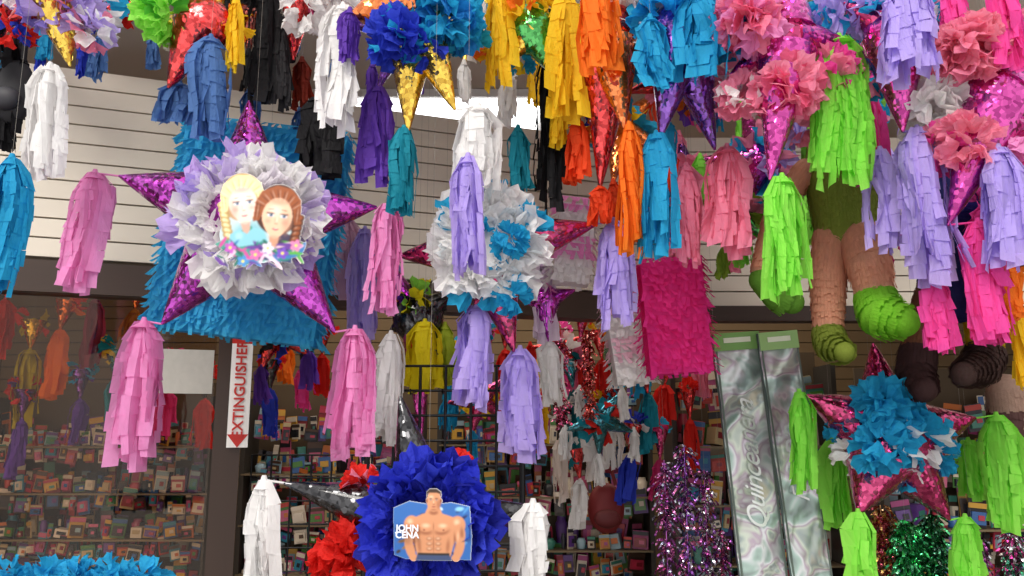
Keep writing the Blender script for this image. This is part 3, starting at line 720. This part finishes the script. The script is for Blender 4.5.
p0 = P(252, 455, 3.3); p1 = P(372, 455, 3.3)
for i in range(7):
    x = p0.x+(p1.x-p0.x)*i/6; b.tube([(x, 3.3, 0), (x, 3.3, p0.z)], [.004]*2, wire, 6)
z = p0.z
while z > .1: b.tube([(p0.x, 3.3, z), (p1.x, 3.3, z)], [.0035]*2, wire, 6); z -= .09
b.obj('wire_grid_rack')

# ============ banner packages
def banner(Y, xa, xb, yt, lean, txt, hdr):
    e = empty('foil_banner_package'); t = P((xa+xb)/2, yt, Y); W = m(xb-xa, Y); H = (t.z-.01)/math.cos(lean)
    rot = Matrix.Rotation(lean, 3, 'Y')
    c = t+rot @ Vector((0, 0, -H/2)); b = MB()
    vs = []; NU, NV = 50, 10
    for i in range(NU):
        for j in range(NV):
            x = (j/(NV-1)-.5)*W; z = H/2-H*i/(NU-1)
            vs.append(c+rot @ Vector((x, .008*math.sin(i*.7+j*.6)-.004+R.uniform(-.003, .003), z)))
    b.grid(vs, NU, NV, holo()); b.box(c+Vector((0, .02, 0)), W*.98, .012, H, plain('5a6a68', .5), rot)
    b.box(t+rot @ Vector((0, -.018, -.035)), W*1.02, .006, .07, plain(hdr, .5), rot)
    b.box(t+rot @ Vector((0, -.022, -.03)), W*.6, .004, .02, plain('e8f0d8', .5), rot)
    for q in (-1, 1): b.box(c+rot @ Vector((q*W*.47, -.016, 0)), W*.04, .004, H, plain('58665e', .4), rot)
    b.obj('film', e)
    R3 = (rot @ Matrix.Rotation(math.pi/2, 3, 'X') @ Matrix.Rotation(math.pi/2, 3, 'Z')).to_euler()
    text(txt, 'lettering', t+rot @ Vector((0, -.024, -.52)), W*.58, plain('e4e8e8', .25, .5), R3, e, .92, .5)
banner(3.2, 712, 757, 333, math.radians(-4), 'Quinceanera', '7cae5c')
banner(3.15, 757, 795, 332, math.radians(-5), 'Feliz Dia', '9ac47a')

# ============ foil garlands
def garland(Y, x, y0, y1, w, cols, n=420):
    b = MB(); t = P(x, y0, Y); bt = P(x, y1, Y); L = t.z-bt.z; W = m(w, Y); mts = [foil(c, .15, 40) for c in cols]
    b.tube([t, Vector((t.x, t.y, t.z-L))], [.003]*2, mts[0], 6)
    for k in range(n):
        z = t.z-L*R.random(); a = R.uniform(0, TAU); d = Vector((math.cos(a), math.sin(a), R.uniform(-.9, .3))).normalized()
        s = d.orthogonal().normalized(); l = W*.5*R.uniform(.6, 1.2); vs = []; q = Vector((t.x+R.uniform(-.2, .2)*W, t.y, z)); ph = R.uniform(0, 6)
        for i in range(5):
            u = i/4; tw = Matrix.Rotation(u*4+ph, 3, d); ss = tw @ s
            p = q+d*l*u+Vector((0, 0, -.5*l*u*u)); vs += [p-ss*.005, p+ss*.005]
        b.grid(vs, 5, 2, R.choice(mts))
    string(b, t); b.obj('foil_garland')
garland(3.3, 664, 460, 600, 24, ['9a3a9a', 'b85a9a', '9aa0b8'], 220); garland(3.3, 684, 445, 600, 22, ['8a3aaa', 'b85a90', 'c0c0d0'], 220); garland(3.3, 704, 470, 600, 20, ['a03a8a', 'c0c0cc', '7a3a9a'], 180); garland(3.3, 722, 530, 600, 18, ['b03a7a', '8a3a9a', 'a0a0b0'], 120)
garland(3.0, 905, 520, 600, 34, ['1a9a5a', '3ac070']); garland(3.0, 930, 515, 600, 30, ['28a060', '1a6a4a']); garland(3.05, 880, 505, 600, 26, ['d09a50', 'b03a50'], 240)
garland(3.1, 972, 530, 600, 30, ['8a8a92', 'c8c8d0', '9a2a8a'], 200); garland(3.1, 1012, 530, 600, 30, ['d02a90', 'c8c8d0', '3a9a7a'], 200)
garland(3.9, 560, 335, 425, 16, ['c02a60', 'd85a90'], 200); garland(3.9, 588, 330, 415, 15, ['b81a28', 'c04030'], 200)

# ============ interior crowd
def hang_tassels(Y, lst):
    for (x, y0, y1, w, col, fc) in lst:
        e = empty('tasseled_cone_ornament'); t = P(x, y0, Y); e.location = t; bt = P(x, y1, Y); b = MB()
        cl = m(30, Y); top = t+Vector((R.uniform(-.03, .03), 0, cl))
        b.tube([top, top.lerp(t, .5), t], [m(w*.42, Y), m(w*.22, Y), .004], foil(fc), 14)
        tassel(b, t, t.z-bt.z, m(w, Y), col, 12)
        pom(b, top, m(w*.55, Y), [col, R.choice([WHT, CYN, YEL, RED])], 12)
        string(b, top)
        o = b.obj('cone_and_tassel', e); o.matrix_parent_inverse = Matrix.Translation(-t)
hang_tassels(4.3, [(302, 370, 412, 26, HOT, FK), (322, 355, 398, 24, RED, FR), (270, 390, 440, 22, BLU, FK), (345, 400, 440, 22, TEAL, FTL),
    (550, 345, 405, 24, WHT, FR), (574, 390, 470, 22, '17808c', FTL), (560, 440, 505, 24, 'f0e4dc', FK), (592, 430, 485, 22, WHT, FG),
    (612, 420, 470, 24, WHT, FR), (630, 455, 505, 24, BLU, FR), (648, 395, 455, 22, TEAL, FR), (602, 360, 415, 22, RED, FR), (580, 340, 400, 22, 'f07aa0', FM),
    (640, 350, 400, 22, CYN, FM), (622, 330, 372, 20, ORG, FR), (580, 480, 530, 22, WHT, FR), (660, 460, 500, 20, 'c02a6a', FM)])
hang_tassels(4.9, [(480, 360, 420, 24, HOT, FM), (455, 380, 430, 22, CYN, FGR), (505, 350, 400, 22, RED, FR), (285, 345, 385, 20, ORG, FO),
    (610, 345, 395, 20, '2a8a50', FGR), (566, 360, 410, 20, HOT, FM), (540, 400, 450, 20, YEL, FG), (690, 420, 470, 20, RED, FR), (700, 350, 400, 20, SAL, FM), (665, 385, 430, 20, RED, FR)])
hang_tassels(4.2, [(30, 350, 430, 30, 'c8b820', FG), (95, 300, 370, 30, 'a83a5a', FR), (22, 420, 480, 26, PUR, FPU), (205, 400, 450, 26, RED, FK), (135, 310, 360, 26, 'b87a28', FO),
    (60, 330, 400, 28, ORG, FO), (165, 390, 440, 24, HOT, FM), (5, 300, 360, 28, RED, FR), (115, 380, 430, 26, TEAL, FTL), (80, 400, 445, 24, PUR, FPU)])
gstar(3.9, 275, 330, 42, FR, PUR, [RED, BLK, BLU], .3, pn=20)
gstar(4.1, 600, 420, 36, FTL, WHT, [TEAL, RED], .6, pn=18)
gstar(4.3, 560, 350, 30, FR, RED, [SAL, RED, WHT], .2, pn=18)
gstar(4.3, 480, 400, 34, FM, CYN, [HOT, YEL, CYN], .4, pn=18)
b = MB(); Cb = P(606, 508, 4.4); rb = plain('7a1c20', .6)
b.ball(Cb, .11, rb, sx=.9, sy=.55, sz=1.2); b.ball(Cb+Vector((0, -.06, -.05)), .07, plain('5c1418', .6), sx=1, sy=.5, sz=.7)
for q in (-.05, .05): b.tube([Cb+Vector((q, -.03, .12)), Cb+Vector((q*.6, -.03, .2)), Cb+Vector((0, 0, .23))], [.01]*3, rb, 8)
string(b, Cb+Vector((0, 0, .22))); b.obj('backpack')

# ------------------------------------------------------------ camera, light
cam = bpy.data.cameras.new('camera'); co = bpy.data.objects.new('camera', cam); sc.collection.objects.link(co)
co.location = (0, 0, CAM_Z); co.rotation_euler = (math.pi/2+PITCH, 0, 0)
cam.sensor_width = 36; cam.lens = F/1024*36; cam.clip_start = .05; sc.camera = co
w = bpy.data.worlds.new('world'); sc.world = w; w.use_nodes = True
bg = w.node_tree.nodes['Background']; bg.inputs[0].default_value = (1, .975, .96, 1); bg.inputs[1].default_value = 1.25
def light(kind, name, loc, rot, en, col, **k):
    l = bpy.data.lights.new(name, kind); l.energy = en; l.color = col
    for a, v in k.items(): setattr(l, a, v)
    o = bpy.data.objects.new(name, l); sc.collection.objects.link(o); o.location = loc; o.rotation_euler = rot
light('SUN', 'daylight_sun', (0, -3, 4), (math.radians(48), 0, math.radians(-22)), 2.7, (1, .95, .87), angle=math.radians(24))
light('AREA', 'interior_light', (.2, 5.0, 3.18), (0, 0, 0), 40, (1, .86, .68), shape='RECTANGLE', size=4, size_y=1.6)
